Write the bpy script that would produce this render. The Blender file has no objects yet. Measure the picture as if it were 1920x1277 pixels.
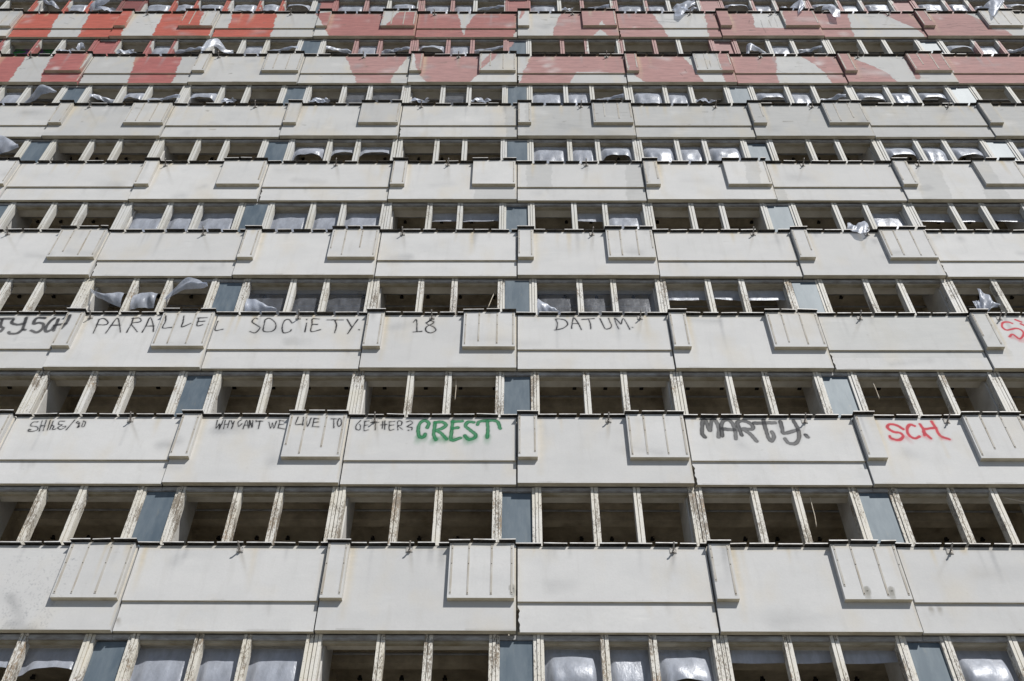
import bpy, math, random
import numpy as np
from mathutils import Matrix, Vector

random.seed(7)
rng = np.random.default_rng(7)
scene = bpy.context.scene
COL = scene.collection

# ------------------------------------------------------------------ camera, sky, sun, exposure
W = 3.6                 # width of one facade panel (m)
H = 3.35774             # storey height
PITCH, YAW, ROLL = 0.83050446, -0.00696472, 0.00637869
FOC, DIST, CAMX, CAMZ = 1867.0, 15.6878976, -0.0085014, 1.6
Z0 = CAMZ + 9.5515583   # underside of the lowest panel row that is fully in view (row 0)
CX, CY = 960.0, 638.5
_fw = np.array([math.sin(YAW) * math.cos(PITCH), math.cos(YAW) * math.cos(PITCH), math.sin(PITCH)])
_r = np.array([math.cos(YAW), -math.sin(YAW), 0.0])
_u = np.cross(_r, _fw)
_r2 = math.cos(ROLL) * _r + math.sin(ROLL) * _u
_u2 = -math.sin(ROLL) * _r + math.cos(ROLL) * _u
CPOS = np.array([CAMX, -DIST, CAMZ])

cam = bpy.data.cameras.new("camera")
cam.sensor_width = 36.0
cam.lens = FOC / 1920.0 * 36.0
cam.clip_start = 0.1
cam.clip_end = 3000.0
camo = bpy.data.objects.new("camera", cam)
COL.objects.link(camo)
M = Matrix.Identity(4)
for i in range(3):
    M[i][0], M[i][1], M[i][2], M[i][3] = _r2[i], _u2[i], -_fw[i], CPOS[i]
camo.matrix_world = M
scene.camera = camo

SUN = np.array([0.65, -1.0, 1.25])
SUN_EL = math.atan2(SUN[2], math.hypot(SUN[0], SUN[1]))
world = bpy.data.worlds.new("World")
scene.world = world
world.use_nodes = True
wn = world.node_tree
sky = wn.nodes.new("ShaderNodeTexSky")
sky.sky_type = 'NISHITA'
sky.sun_disc = False
sky.sun_elevation = SUN_EL
sky.sun_rotation = math.atan2(SUN[0], SUN[1])
sky.altitude = 50
sky.dust_density = 0.7
sky.ozone_density = 2.2
bg = wn.nodes["Background"]
bg.inputs["Strength"].default_value = 0.058
wn.links.new(sky.outputs[0], bg.inputs[0])

sun = bpy.data.lights.new("sun", 'SUN')
sun.energy = 4.4
sun.angle = math.radians(0.53)
sun.color = (1.0, 0.972, 0.93)
suno = bpy.data.objects.new("sun", sun)
COL.objects.link(suno)
suno.rotation_euler = Vector(tuple(SUN)).to_track_quat('Z', 'Y').to_euler()
suno.location = (20, -40, 60)

vs = scene.view_settings
vs.view_transform = 'Standard'
vs.look = 'None'
vs.exposure = 0.0
vs.gamma = 1.0
scene.cycles.max_bounces = 8
scene.cycles.diffuse_bounces = 5
scene.cycles.transparent_max_bounces = 16


def at(x, v, y=0.0):
    """the point of the plane Y=y that the photograph shows at (x, v); arrays allowed"""
    x = np.asarray(x, float); v = np.asarray(v, float)
    d = _fw * FOC + _r2 * (x[..., None] - CX) + _u2 * (CY - v[..., None])
    t = (DIST + np.asarray(y, float)) / d[..., 1]
    return CPOS + d * t[..., None]


def px(P):
    q = np.asarray(P, float) - CPOS
    d = q @ _fw
    return np.array([CX + FOC * (q @ _r2) / d, CY - FOC * (q @ _u2) / d])


def zrow(n):
    return Z0 + n * H


# ------------------------------------------------------------------ materials
def new_mat(name):
    m = bpy.data.materials.new(name)
    m.use_nodes = True
    return m, m.node_tree.nodes, m.node_tree.links, m.node_tree.nodes["Principled BSDF"]


def pos_noise(N, L, scale, detail=4.0, rough=0.6, loc=(0, 0, 0)):
    g = N.new("ShaderNodeNewGeometry")
    mp = N.new("ShaderNodeMapping")
    mp.inputs["Scale"].default_value = scale
    mp.inputs["Location"].default_value = loc
    L.new(g.outputs["Position"], mp.inputs["Vector"])
    nz = N.new("ShaderNodeTexNoise")
    nz.inputs["Scale"].default_value = 1.0
    nz.inputs["Detail"].default_value = detail
    nz.inputs["Roughness"].default_value = rough
    L.new(mp.outputs[0], nz.inputs["Vector"])
    return nz.outputs["Fac"]


def ramp(N, L, src, a, b, c0=(0, 0, 0, 1), c1=(1, 1, 1, 1)):
    r = N.new("ShaderNodeValToRGB")
    r.color_ramp.elements[0].position = a
    r.color_ramp.elements[1].position = b
    r.color_ramp.elements[0].color = c0
    r.color_ramp.elements[1].color = c1
    L.new(src, r.inputs[0])
    return r.outputs[0]


def mix(N, L, fac, a, b, mode='MIX'):
    m = N.new("ShaderNodeMix")
    m.data_type = 'RGBA'
    m.blend_type = mode
    for sock, val in ((m.inputs[0], fac), (m.inputs[6], a), (m.inputs[7], b)):
        if hasattr(val, 'is_linked'):
            L.new(val, sock)
        elif isinstance(val, (int, float)):
            sock.default_value = val
        else:
            sock.default_value = (*val, 1.0) if len(val) == 3 else val
    return m.outputs[2]


def mul(N, L, a, k):
    m = N.new("ShaderNodeMath")
    m.operation = 'MULTIPLY'
    L.new(a, m.inputs[0])
    if hasattr(k, 'is_linked'):
        L.new(k, m.inputs[1])
    else:
        m.inputs[1].default_value = k
    return m.outputs[0]


def add_paint(N, L, col, thin=0.70):
    a = N.new("ShaderNodeAttribute")
    a.attribute_name = "paint"
    wear = ramp(N, L, pos_noise(N, L, (7, 7, 20), 7, 0.75, (3, 1, 8)), 0.28, 0.42, (thin, thin, thin, 1), (0.97, 0.97, 0.97, 1))
    tone = ramp(N, L, pos_noise(N, L, (1.6, 1.6, 9), 6, 0.7), 0.3, 0.7, (0.72, 0.74, 0.75, 1), (1.15, 1.13, 1.12, 1))
    pc = mix(N, L, 1.0, a.outputs["Color"], tone, 'MULTIPLY')
    return mix(N, L, mul(N, L, a.outputs["Alpha"], wear), col, pc)


def bump(N, L, bsdf, src, strength, dist=0.01):
    b = N.new("ShaderNodeBump")
    b.inputs["Strength"].default_value = strength
    b.inputs["Distance"].default_value = dist
    L.new(src, b.inputs["Height"])
    L.new(b.outputs[0], bsdf.inputs["Normal"])


def mat_concrete(name, base, dirt=1.0, painted=False):
    m, N, L, B = new_mat(name)
    oi = N.new("ShaderNodeObjectInfo")
    c = mix(N, L, oi.outputs["Random"], tuple(x * (0.92 if dirt < 1.2 else 0.86) for x in base), tuple(min(1, x * 1.045) for x in base))
    # broad weathering, rain streaks, yellowish lime, soot
    c = mix(N, L, mul(N, L, ramp(N, L, pos_noise(N, L, (0.75, 0.75, 1.5), 7, 0.66), 0.42, 0.70), 0.26 * dirt), c, (0.40, 0.41, 0.42))
    c = mix(N, L, mul(N, L, ramp(N, L, pos_noise(N, L, (4.2, 4.2, 0.55), 5, 0.62), 0.54, 0.80), 0.22 * dirt), c, (0.36, 0.345, 0.31))
    c = mix(N, L, mul(N, L, ramp(N, L, pos_noise(N, L, (1.1, 1.1, 0.7), 3, 0.5, (5, 2, 9)), 0.52, 0.74), 0.34 * dirt), c, (0.60, 0.53, 0.40))
    c = mix(N, L, mul(N, L, ramp(N, L, pos_noise(N, L, (3.2, 3.2, 7.5), 8, 0.72, (1, 7, 3)), 0.63, 0.78), 0.42 * dirt), c, (0.24, 0.22, 0.18))
    c = mix(N, L, mul(N, L, ramp(N, L, pos_noise(N, L, (30, 30, 30), 3, 0.6), 0.35, 0.75), 0.12), c, (0.34, 0.335, 0.32))
    if painted:
        c = add_paint(N, L, c, 0.92 if dirt < 1.2 else 0.70)
    L.new(c, B.inputs["Base Color"])
    B.inputs["Roughness"].default_value = 0.82
    B.inputs["Specular IOR Level"].default_value = 0.25
    h = pos_noise(N, L, (14, 14, 14), 6, 0.6)
    bump(N, L, B, h, 0.16, 0.012)
    return m


def mat_frame(name, paint, peel, painted=False):
    m, N, L, B = new_mat(name)
    base = mix(N, L, ramp(N, L, pos_noise(N, L, (2, 2, 1.2), 3), 0.35, 0.7), paint, tuple(x * f for x, f in zip(paint, (0.94, 0.91, 0.83))))
    if painted:
        base = add_paint(N, L, base)
    wood = mix(N, L, ramp(N, L, pos_noise(N, L, (4, 4, 3), 4, 0.6, (4, 4, 4)), 0.52, 0.68), (0.21, 0.17, 0.125), (0.34, 0.235, 0.135))
    n = pos_noise(N, L, (48, 48, 15), 8, 0.76)
    big = pos_noise(N, L, (3.5, 3.5, 1.3), 3, 0.5, (9, 3, 1))
    s = N.new("ShaderNodeMath"); s.operation = 'ADD'
    L.new(mul(N, L, n, 0.62), s.inputs[0]); L.new(mul(N, L, big, 0.38), s.inputs[1])
    lo = 0.588 - 0.062 * peel
    mask = ramp(N, L, s.outputs[0], lo, lo + 0.03)
    c = mix(N, L, mul(N, L, mask, min(0.92, 0.35 + peel)), base, wood)
    crack = ramp(N, L, pos_noise(N, L, (20, 20, 70), 5, 0.7, (2, 9, 5)), 0.60, 0.66)
    c = mix(N, L, mul(N, L, crack, min(0.8, 0.6 * peel)), c, (0.13, 0.10, 0.07))
    L.new(c, B.inputs["Base Color"])
    B.inputs["Roughness"].default_value = 0.7
    inv = N.new("ShaderNodeMath"); inv.operation = 'SUBTRACT'; inv.inputs[0].default_value = 1.0
    L.new(mask, inv.inputs[1])
    bump(N, L, B, inv.outputs[0], 0.5 * peel + 0.05, 0.01)
    return m


def mat_simple(name, c0, c1, rough=0.8, scale=(3, 3, 3), metallic=0.0, spec=0.3, bmp=0.1):
    m, N, L, B = new_mat(name)
    c = mix(N, L, ramp(N, L, pos_noise(N, L, scale, 6, 0.65), 0.35, 0.68), c0, c1)
    L.new(c, B.inputs["Base Color"])
    B.inputs["Roughness"].default_value = rough
    B.inputs["Metallic"].default_value = metallic
    B.inputs["Specular IOR Level"].default_value = spec
    if bmp:
        bump(N, L, B, pos_noise(N, L, tuple(4 * s for s in scale), 5), bmp, 0.01)
    return m


def mat_glass_panel():
    m, N, L, B = new_mat("enamelled_glass")
    c = mix(N, L, ramp(N, L, pos_noise(N, L, (3, 3, 0.6), 3), 0.3, 0.7), (0.085, 0.115, 0.145), (0.145, 0.178, 0.208))
    c = mix(N, L, mul(N, L, ramp(N, L, pos_noise(N, L, (5, 5, 1.6), 6, 0.65, (2, 2, 2)), 0.45, 0.72), 0.5), c, (0.20, 0.235, 0.26))
    c = mix(N, L, mul(N, L, ramp(N, L, pos_noise(N, L, (14, 14, 3), 6, 0.7, (5, 2, 2)), 0.60, 0.72), 0.4), c, (0.24, 0.23, 0.20))
    c = add_paint(N, L, c)
    L.new(c, B.inputs["Base Color"])
    a = N.new("ShaderNodeAttribute"); a.attribute_name = "paint"
    r = ramp(N, L, a.outputs["Alpha"], 0.0, 1.0, (0.48, 0.48, 0.48, 1), (0.7, 0.7, 0.7, 1))
    L.new(r, B.inputs["Roughness"])
    B.inputs["IOR"].default_value = 1.5
    B.inputs["Specular IOR Level"].default_value = 0.31
    B.inputs["Specular Tint"].default_value = (0.86, 0.96, 1.0, 1)
    bump(N, L, B, pos_noise(N, L, (1.6, 1.6, 1.2), 2), 0.06, 0.05)
    return m


def mat_film(name, o0, o1):
    m, N, L, B = new_mat(name)
    out = N["Material Output"]
    N.remove(B)
    dif = N.new("ShaderNodeBsdfDiffuse"); dif.inputs["Color"].default_value = (0.70, 0.75, 0.86, 1)
    trl = N.new("ShaderNodeBsdfTranslucent"); trl.inputs["Color"].default_value = (0.70, 0.75, 0.87, 1)
    glo = N.new("ShaderNodeBsdfGlossy"); glo.inputs["Roughness"].default_value = 0.34
    glo.inputs["Color"].default_value = (0.9, 0.92, 0.96, 1)
    tra = N.new("ShaderNodeBsdfTransparent"); tra.inputs["Color"].default_value = (0.78, 0.83, 0.93, 1)
    m1 = N.new("ShaderNodeMixShader"); m1.inputs[0].default_value = 0.27
    L.new(dif.outputs[0], m1.inputs[1]); L.new(trl.outputs[0], m1.inputs[2])
    m2 = N.new("ShaderNodeMixShader"); m2.inputs[0].default_value = 0.10
    L.new(m1.outputs[0], m2.inputs[1]); L.new(glo.outputs[0], m2.inputs[2])
    m3 = N.new("ShaderNodeMixShader")
    f = ramp(N, L, pos_noise(N, L, (6, 6, 2.4), 5, 0.65), 0.3, 0.75, (o0, o0, o0, 1), (o1, o1, o1, 1))
    L.new(f, m3.inputs[0])
    L.new(tra.outputs[0], m3.inputs[1]); L.new(m2.outputs[0], m3.inputs[2])
    L.new(m3.outputs[0], out.inputs["Surface"])
    b = N.new("ShaderNodeBump"); b.inputs["Strength"].default_value = 0.40; b.inputs["Distance"].default_value = 0.03
    L.new(pos_noise(N, L, (7, 7, 4.5), 6, 0.62), b.inputs["Height"])
    b2 = N.new("ShaderNodeBump"); b2.inputs["Strength"].default_value = 0.4; b2.inputs["Distance"].default_value = 0.012
    L.new(pos_noise(N, L, (26, 26, 15), 4, 0.7, (3, 3, 3)), b2.inputs["Height"])
    L.new(b.outputs[0], b2.inputs["Normal"])
    for s in (dif, trl, glo):
        L.new(b2.outputs[0], s.inputs["Normal"])
    return m


CONC = mat_concrete("panel_concrete", (0.62, 0.618, 0.61))
CONCP = mat_concrete("panel_concrete_painted", (0.62, 0.618, 0.61), 1.0, True)
CONCO = mat_concrete("panel_concrete_old", (0.545, 0.545, 0.535), 1.5, True)
FRAME = [mat_frame("window_paint_flaking", (0.70, 0.68, 0.635), 1.0),
         mat_frame("window_paint_worn", (0.68, 0.67, 0.64), 0.82),
         mat_frame("window_paint_sound", (0.60, 0.60, 0.585), 0.30),
         mat_frame("window_paint_mural", (0.60, 0.60, 0.585), 0.30, True)]
RAIL = mat_simple("head_rail_grey", (0.46, 0.47, 0.48), (0.24, 0.225, 0.21), 0.7, (3, 3, 9))
RAIL2 = mat_simple("head_rail_ochre", (0.50, 0.45, 0.35), (0.30, 0.25, 0.16), 0.7, (2, 2, 6))
SOFF = mat_simple("panel_underside", (0.68, 0.61, 0.46), (0.48, 0.42, 0.29), 0.85, (2.5, 2.5, 2.5))
METAL = mat_simple("coping_metal", (0.84, 0.83, 0.81), (0.50, 0.47, 0.43), 0.6, (5, 5, 5), 0.1, 0.3)
BITU_SHADE = mat_simple("coping_bitumen_shade", (0.02, 0.019, 0.018), (0.085, 0.075, 0.06), 0.9, (7, 7, 7))  # bitumen strip, plus shade coloured into sheet undersides and glintless lips
BATTEN = mat_simple("batten_strip", (0.50, 0.485, 0.45), (0.37, 0.33, 0.27), 0.75, (6, 6, 2.2))
STEEL = mat_simple("holder_steel", (0.36, 0.35, 0.33), (0.24, 0.20, 0.165), 0.6, (20, 20, 20), 0.4)
PLATE = mat_simple("holder_plate", (0.50, 0.50, 0.49), (0.34, 0.31, 0.27), 0.7, (12, 12, 12))
CEIL = mat_simple("ceiling_plaster", (0.68, 0.60, 0.46), (0.30, 0.25, 0.175), 0.9, (1.3, 1.3, 1.3))
BEAM = mat_simple("edge_beam_plaster", (0.80, 0.76, 0.66), (0.58, 0.53, 0.43), 0.9, (1.5, 1.5, 3))
WALLM = mat_simple("partition_plaster", (0.70, 0.69, 0.67), (0.48, 0.46, 0.42), 0.9, (0.9, 0.9, 1.4))
FLOORM = mat_simple("floor_screed", (0.34, 0.32, 0.28), (0.24, 0.22, 0.19), 0.9)
DARK = mat_simple("dark_fitting", (0.02, 0.018, 0.016), (0.035, 0.03, 0.025), 0.8)
GLASSP = mat_glass_panel()
FILM = mat_film("plastic_film", 0.48, 0.78)
FILMC = mat_film("clear_plastic_film", 0.10, 0.26)
GROUNDM = mat_simple("paving", (0.19, 0.192, 0.196), (0.15, 0.152, 0.156), 0.9, (0.4, 0.4, 0.4))
LATH = mat_simple("broken_lath", (0.62, 0.58, 0.50), (0.44, 0.36, 0.26), 0.8, (9, 9, 9))
BOARD = mat_simple("board_dark", (0.03, 0.03, 0.035), (0.05, 0.05, 0.055), 0.8)


# ------------------------------------------------------------------ mesh builder
class MB:
    def __init__(self):
        self.v, self.f, self.m, self.n, self.sm = [], [], [], 0, []

    def add(self, V, F, mi=0, smooth=False):
        V = np.asarray(V, float)
        F = np.asarray(F, int) + self.n
        self.v.append(V); self.n += len(V)
        self.f.extend(F.tolist())
        self.m.extend([mi] * len(F))
        self.sm.extend([smooth] * len(F))

    def box(self, a, b, mi=0, nz=1, skip=()):
        x0, y0, z0 = a; x1, y1, z1 = b
        zs = np.linspace(z0, z1, nz + 1)
        V = [(x, y, z) for z in zs for x, y in ((x0, y0), (x1, y0), (x1, y1), (x0, y1))]
        F = []
        for i in range(nz):
            o = 4 * i
            for s, (p, q) in zip(('front', 'right', 'back', 'left'), ((0, 1), (1, 2), (2, 3), (3, 0))):
                if s not in skip:
                    F.append((o + p, o + q, o + 4 + q, o + 4 + p))
        if 'bottom' not in skip:
            F.append((3, 2, 1, 0))
        if 'top' not in skip:
            o = 4 * nz
            F.append((o, o + 1, o + 2, o + 3))
        self.add(V, F, mi)

    def sheet(self, P, mi=0, smooth=True):
        nu, nv = P.shape[:2]
        idx = np.arange(nu * nv).reshape(nu, nv)
        F = np.stack([idx[:-1, :-1], idx[1:, :-1], idx[1:, 1:], idx[:-1, 1:]], -1).reshape(-1, 4)
        self.add(P.reshape(-1, 3), F, mi, smooth)

    def front(self, x0, x1, z0, z1, y, res, mi=0, warp=None):
        nx = max(1, int(round((x1 - x0) / res))); nz = max(1, int(round((z1 - z0) / res)))
        X, Z = np.meshgrid(np.linspace(x0, x1, nx + 1), np.linspace(z0, z1, nz + 1), indexing='ij')
        P = np.stack([X, np.full_like(X, y), Z], -1)
        if warp is not None:
            P = warp(P)
        self.sheet(P, mi, False)

    def tube(self, pts, r, mi=0, sides=8):
        pts = np.asarray(pts, float)
        rs = np.broadcast_to(np.asarray(r, float), (len(pts),))
        rings = []
        for i, p in enumerate(pts):
            t = pts[min(i + 1, len(pts) - 1)] - pts[max(i - 1, 0)]
            t = t / np.linalg.norm(t)
            a = np.cross(t, (1, 0, 0) if abs(t[0]) < 0.9 else (0, 1, 0)); a /= np.linalg.norm(a)
            b = np.cross(t, a)
            an = np.linspace(0, 2 * math.pi, sides, endpoint=False)
            rings.append(p + rs[i] * (np.cos(an)[:, None] * a + np.sin(an)[:, None] * b))
        V = np.concatenate(rings)
        F = []
        for i in range(len(pts) - 1):
            for j in range(sides):
                k = (j + 1) % sides
                F.append((i * sides + j, i * sides + k, (i + 1) * sides + k, (i + 1) * sides + j))
        self.add(V, F, mi, True)
        self.n_caps = None
        base = self.n - len(V)
        self.f.append([base + j for j in range(sides)][::-1]); self.m.append(mi); self.sm.append(False)
        self.f.append([base + (len(pts) - 1) * sides + j for j in range(sides)]); self.m.append(mi); self.sm.append(False)

    def mesh(self, name, mats, paint_at=None):
        me = bpy.data.meshes.new(name)
        V = np.concatenate(self.v)
        me.from_pydata(V.tolist(), [], self.f)
        for mt in mats:
            me.materials.append(mt)
        me.polygons.foreach_set("material_index", self.m)
        me.polygons.foreach_set("use_smooth", self.sm)
        if paint_at is not None:
            rgba = paint_at(V)
            if rgba is not None:
                at_ = me.attributes.new("paint", 'FLOAT_COLOR', 'POINT')
                at_.data.foreach_set("color", rgba.astype(np.float32).ravel())
        me.update()
        return me

    def build(self, name, mats, parent=None, loc=(0, 0, 0), paint_at=None):
        return place(name, self.mesh(name, mats, paint_at), parent, loc)


def place(name, me, parent=None, loc=(0, 0, 0), rot=None):
    o = bpy.data.objects.new(name, me)
    COL.objects.link(o)
    o.parent = parent
    o.location = loc
    if rot:
        o.rotation_euler = rot
    return o


# ------------------------------------------------------------------ paint on the facade (mural and graffiti), in facade coordinates
def lin(r, g, b, k=0.78):
    f = lambda c: ((c / 255 + 0.055) / 1.055) ** 2.4 if c > 10 else c / 255 / 12.92
    c = np.array([f(r), f(g), f(b)]) * k
    return c * 0.93 + 0.07 * c.mean()


RED, RED2, PINK1, PINK2 = lin(206, 102, 84), lin(192, 112, 108), lin(186, 122, 117), lin(195, 148, 144)
OLDW, GREYP = lin(196, 199, 193), lin(176, 178, 176)
# (rows it may touch, colour, strength, polygon); None colour = left bare
POLYS = [
    (7, RED, 1, [(41, 23), (113, 23), (100, 45), (86, 71), (11, 71)]),
    (7, RED, 1, [(171, 23), (178, 14), (251, 14), (248, 24), (232, 52), (226, 71), (142, 71)]),
    (7, RED, 1, [(309, 22), (352, 14), (386, 14), (373, 46), (396, 53), (392, 72), (282, 72)]),
    (7, RED, 1, [(400, 53), (512, 53), (503, 72), (394, 72)]),
    (7, RED, 1, [(438, 22), (520, 22), (512, 54), (427, 54)]),
    (7, PINK1, 1, [(592, 25), (622, 22), (971, 22), (967, 56), (961, 72), (617, 72), (611, 56)]),
    (7, None, 1, [(722, 18), (754, 18), (736, 33), (724, 48), (712, 48)]),
    (7, None, 1, [(858, 23), (897, 23), (886, 33), (877, 45), (873, 54), (868, 64), (864, 45)]),
    (7, PINK2, 1, [(975, 36), (987, 19), (979, 19), (972, 34)]),
    (7, PINK2, 1, [(1053, 22), (1160, 15), (1220, 22), (1242, 50), (1258, 71), (1034, 71), (1042, 45)]),
    (7, None, 1, [(1129, 38), (1134, 47), (1123, 47)]),
    (7, None, 1, [(1125, 55), (1143, 68), (1146, 72), (1108, 72)]),
    (7, PINK2 * 0.95, 1, [(1320, 22), (1345, 14), (1410, 22), (1416, 52), (1476, 53), (1466, 20), (1540, 14), (1588, 22), (1596, 50), (1605, 72), (1331, 72)]),
    (7, PINK2 * 0.9, 1, [(1644, 22), (1720, 14), (1806, 22), (1848, 42), (1860, 55), (1883, 55), (1906, 72), (1742, 72), (1723, 55), (1690, 42)]),
    (6, RED2, 1, [(-140, 100), (51, 100), (50, 105), (14, 156), (-140, 156)]),
    (6, RED2, 1, [(105, 96), (169, 96), (151, 131), (152, 138), (143, 156), (74, 156), (79, 139), (82, 131)]),
    (6, RED2, 1, [(256, 102), (344, 102), (329, 137), (319, 157), (234, 157), (245, 137)]),
    (6, PINK2, 1, [(646, 102), (657, 128), (664, 141), (668, 158), (729, 158), (738, 138), (755, 120), (766, 102)]),
    (6, PINK2, 1, [(776, 96), (797, 96), (899, 102), (900, 138), (878, 155), (802, 155), (787, 142), (781, 131)]),
    (6, PINK2, 1, [(900, 130), (902, 118), (921, 97), (938, 97), (922, 114)]),
    (6, PINK2, 1, [(997, 102), (1174, 102), (1179, 137), (1080, 135), (1075, 143), (1067, 158), (972, 158), (980, 137)]),
    (6, PINK2, 1, [(1172, 96), (1194, 96), (1278, 102), (1300, 128), (1321, 156), (1212, 156), (1193, 142), (1180, 131)]),
    (6, PINK2, 1, [(1343, 96), (1366, 96), (1380, 134), (1388, 156), (1361, 156), (1353, 131)]),
    (6, PINK2, 1, [(1370, 102), (1455, 102), (1457, 138), (1462, 158), (1384, 158)]),
    (6, PINK2, 1, [(1494, 102), (1580, 96), (1602, 102), (1602, 110), (1628, 120), (1667, 138), (1684, 156), (1567, 158), (1548, 138), (1530, 122)]),
    (6, PINK2, 1, [(1691, 102), (1702, 96), (1770, 96), (1791, 132), (1722, 132), (1726, 149), (1717, 148)]),
    (6, PINK2, 1, [(1770, 102), (2200, 102), (2200, 158), (1801, 158)]),
    (5, GREYP, 0.3, [(985, 190), (1475, 190), (2200, 190), (2200, 262), (985, 262)]),
    (5, GREYP, 0.4, [(945, 190), (972, 190), (972, 262), (950, 262)]),
    (4, GREYP, 0.33, [(986, 300), (1034, 300), (1034, 352), (988, 352)]),
    (4, GREYP, 0.33, [(1172, 300), (1216, 300), (1218, 378), (1176, 378)]),
    (4, GREYP, 0.33, [(890, 352), (970, 352), (970, 380), (888, 380)]),
    (4, GREYP, 0.33, [(1394, 294), (1422, 294), (1428, 352), (1404, 352)]),
    (4, GREYP, 0.33, [(1452, 352), (1472, 352), (1480, 380), (1458, 380)]),
    (4, GREYP, 0.33, [(1716, 300), (1754, 300), (1790, 380), (1730, 380)]),
    (4, GREYP, 0.33, [(1826, 300), (1850, 300), (1900, 380), (1850, 380)]),
    (2, OLDW, 0.25, [(1535, 588), (1855, 588), (1900, 668), (1555, 668)]),
]
WINPOLYS = [  # paint that ran on over the window mullions and glass of rows 6 and 7
    (6, RED2, [(-40, 70), (14, 70), (-6, 108), (-70, 108)]), (6, RED2, [(63, 70), (78, 70), (62, 108), (44, 108)]),
    (6, RED2, [(170, 70), (229, 70), (210, 108), (150, 108)]), (6, RED2, [(281, 70), (289, 70), (275, 108), (264, 108)]),
    (6, RED2, [(317, 70), (333, 70), (322, 108), (304, 108)]), (6, PINK2, [(664, 70), (968, 70), (958, 84), (949, 108), (650, 108)]),
    (6, PINK2, [(1048, 70), (1101, 70), (1100, 108), (1050, 108)]), (6, PINK2, [(1159, 70), (1168, 70), (1172, 108), (1164, 108)]),
    (6, PINK2, [(1220, 70), (1236, 70), (1244, 108), (1226, 108)]), (6, PINK2, [(1326, 70), (1384, 70), (1398, 108), (1336, 108)]),
    (6, PINK2, [(1822, 70), (1842, 70), (1862, 108), (1836, 108)]), (6, PINK2, [(1868, 70), (1888, 70), (1910, 108), (1884, 108)]),
    (7, RED, [(66, -14), (80, -14), (64, 26), (50, 26)]), (7, RED, [(118, -14), (138, -14), (124, 26), (104, 26)]),
    (7, RED, [(164, -14), (180, -14), (166, 26), (148, 26)]), (7, RED2 * 0.6, [(214, -14), (290, -14), (258, 26), (208, 26)]),
    (7, RED, [(318, -14), (340, -14), (326, 26), (306, 26)]), (7, RED, [(360, -14), (380, -14), (368, 26), (350, 26)]),
    (7, RED, [(418, -14), (438, -14), (426, 26), (408, 26)]), (7, RED, [(478, -14), (496, -14), (486, 26), (470, 26)]),
    (7, RED, [(522, -14), (540, -14), (530, 26), (514, 26)]), (7, PINK1, [(602, -14), (642, -14), (636, 26), (596, 26)]),
    (7, PINK2, [(680, -14), (696, -14), (692, 26), (676, 26)]), (7, PINK2, [(785, -14), (800, -14), (796, 26), (783, 26)]),
    (7, PINK2, [(845, -14), (856, -14), (853, 26), (842, 26)]), (7, PINK1, [(947, -14), (1000, -14), (1000, 26), (946, 26)]),
    (7, PINK2, [(1086, -14), (1097, -14), (1099, 26), (1088, 26)]), (7, PINK2, [(1146, -14), (1162, -14), (1164, 26), (1148, 26)]),
    (7, PINK2, [(1206, -14), (1222, -14), (1226, 26), (1212, 26)]), (7, PINK2, [(1308, -14), (1362, -14), (1372, 26), (1316, 26)]),
    (7, PINK2, [(1404, -14), (1420, -14), (1426, 26), (1412, 26)]), (7, PINK2, [(1452, -14), (1466, -14), (1474, 26), (1458, 26)]),
    (7, PINK2, [(1506, -14), (1526, -14), (1534, 26), (1514, 26)]), (7, PINK2, [(1566, -14), (1580, -14), (1588, 26), (1574, 26)]),
    (7, PINK2, [(1612, -14), (1636, -14), (1640, 26), (1622, 26)]), (7, PINK2, [(1668, -14), (1724, -14), (1736, 26), (1680, 26)]),
    (7, PINK2, [(1768, -14), (1786, -14), (1798, 26), (1778, 26)]), (7, PINK2, [(1810, -14), (1834, -14), (1846, 26), (1822, 26)]),
    (7, PINK2, [(1874, -14), (1892, -14), (1904, 26), (1886, 26)]),
]

BLK, BLK2, GRN, GRY, REDS = lin(22, 22, 30), lin(36, 36, 46), np.array((0.002, 0.20, 0.065)), lin(36, 37, 45), np.array((0.55, 0.055, 0.075))


def S(row, off, sc, col, w, text, soft=0.5, a0=1.0, a1=1.0, outline=None):
    out = []
    for line in text.split(';'):
        p = np.array([[float(t) for t in q.split(',')] for q in line.split()])
        if len(p) > 2:
            q = np.vstack([2 * p[0] - p[1], p, 2 * p[-1] - p[-2]])
            t = np.linspace(0, 1, 6)[:-1, None]
            p = np.vstack([0.5 * (2 * q[i] + (q[i + 1] - q[i - 1]) * t + (2 * q[i - 1] - 5 * q[i] + 4 * q[i + 1] - q[i + 2]) * t ** 2
                                  + (3 * q[i] - q[i - 1] - 3 * q[i + 1] + q[i + 2]) * t ** 3) for i in range(1, len(q) - 2)] + [p[-1:]])
        out.append((row, p / sc + np.array(off), col, w, soft, a0, a1, outline))
    return out


STROKES = []
# row 2: ... TY. SCH   PARALLEL SOCIETY.  18  DATUM.   S...
STROKES += S(2, (0, 570), 6, BLK, 6.6,
    "-60,170 150,165;25,175 8,250 38,275 8,310;150,178 135,215 200,235 272,220;295,160 272,230 250,290 190,332 115,335 100,318;265,290 284,293;"
    "505,160 415,162 378,222 440,213 488,232 470,288 410,322 350,300;615,160 562,200 512,278 525,312 580,290 600,262;655,175 605,300;615,242 745,222;788,130 745,215 690,275", 0.9, 0.95, 0.8)
STROKES += S(2, (0, 570), 6, BLK, 2.7,
    "1115,180 1080,260 1050,330;1110,175 1170,165 1215,205 1190,235 1090,235;1190,330 1250,245 1320,160 1345,240 1355,320;1245,240 1350,240;"
    "1425,320 1480,220 1500,160;1485,165 1570,160 1580,200 1480,220 1510,270 1545,315;1600,320 1640,250 1690,155 1725,240 1725,310;1640,250 1730,250")
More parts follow.
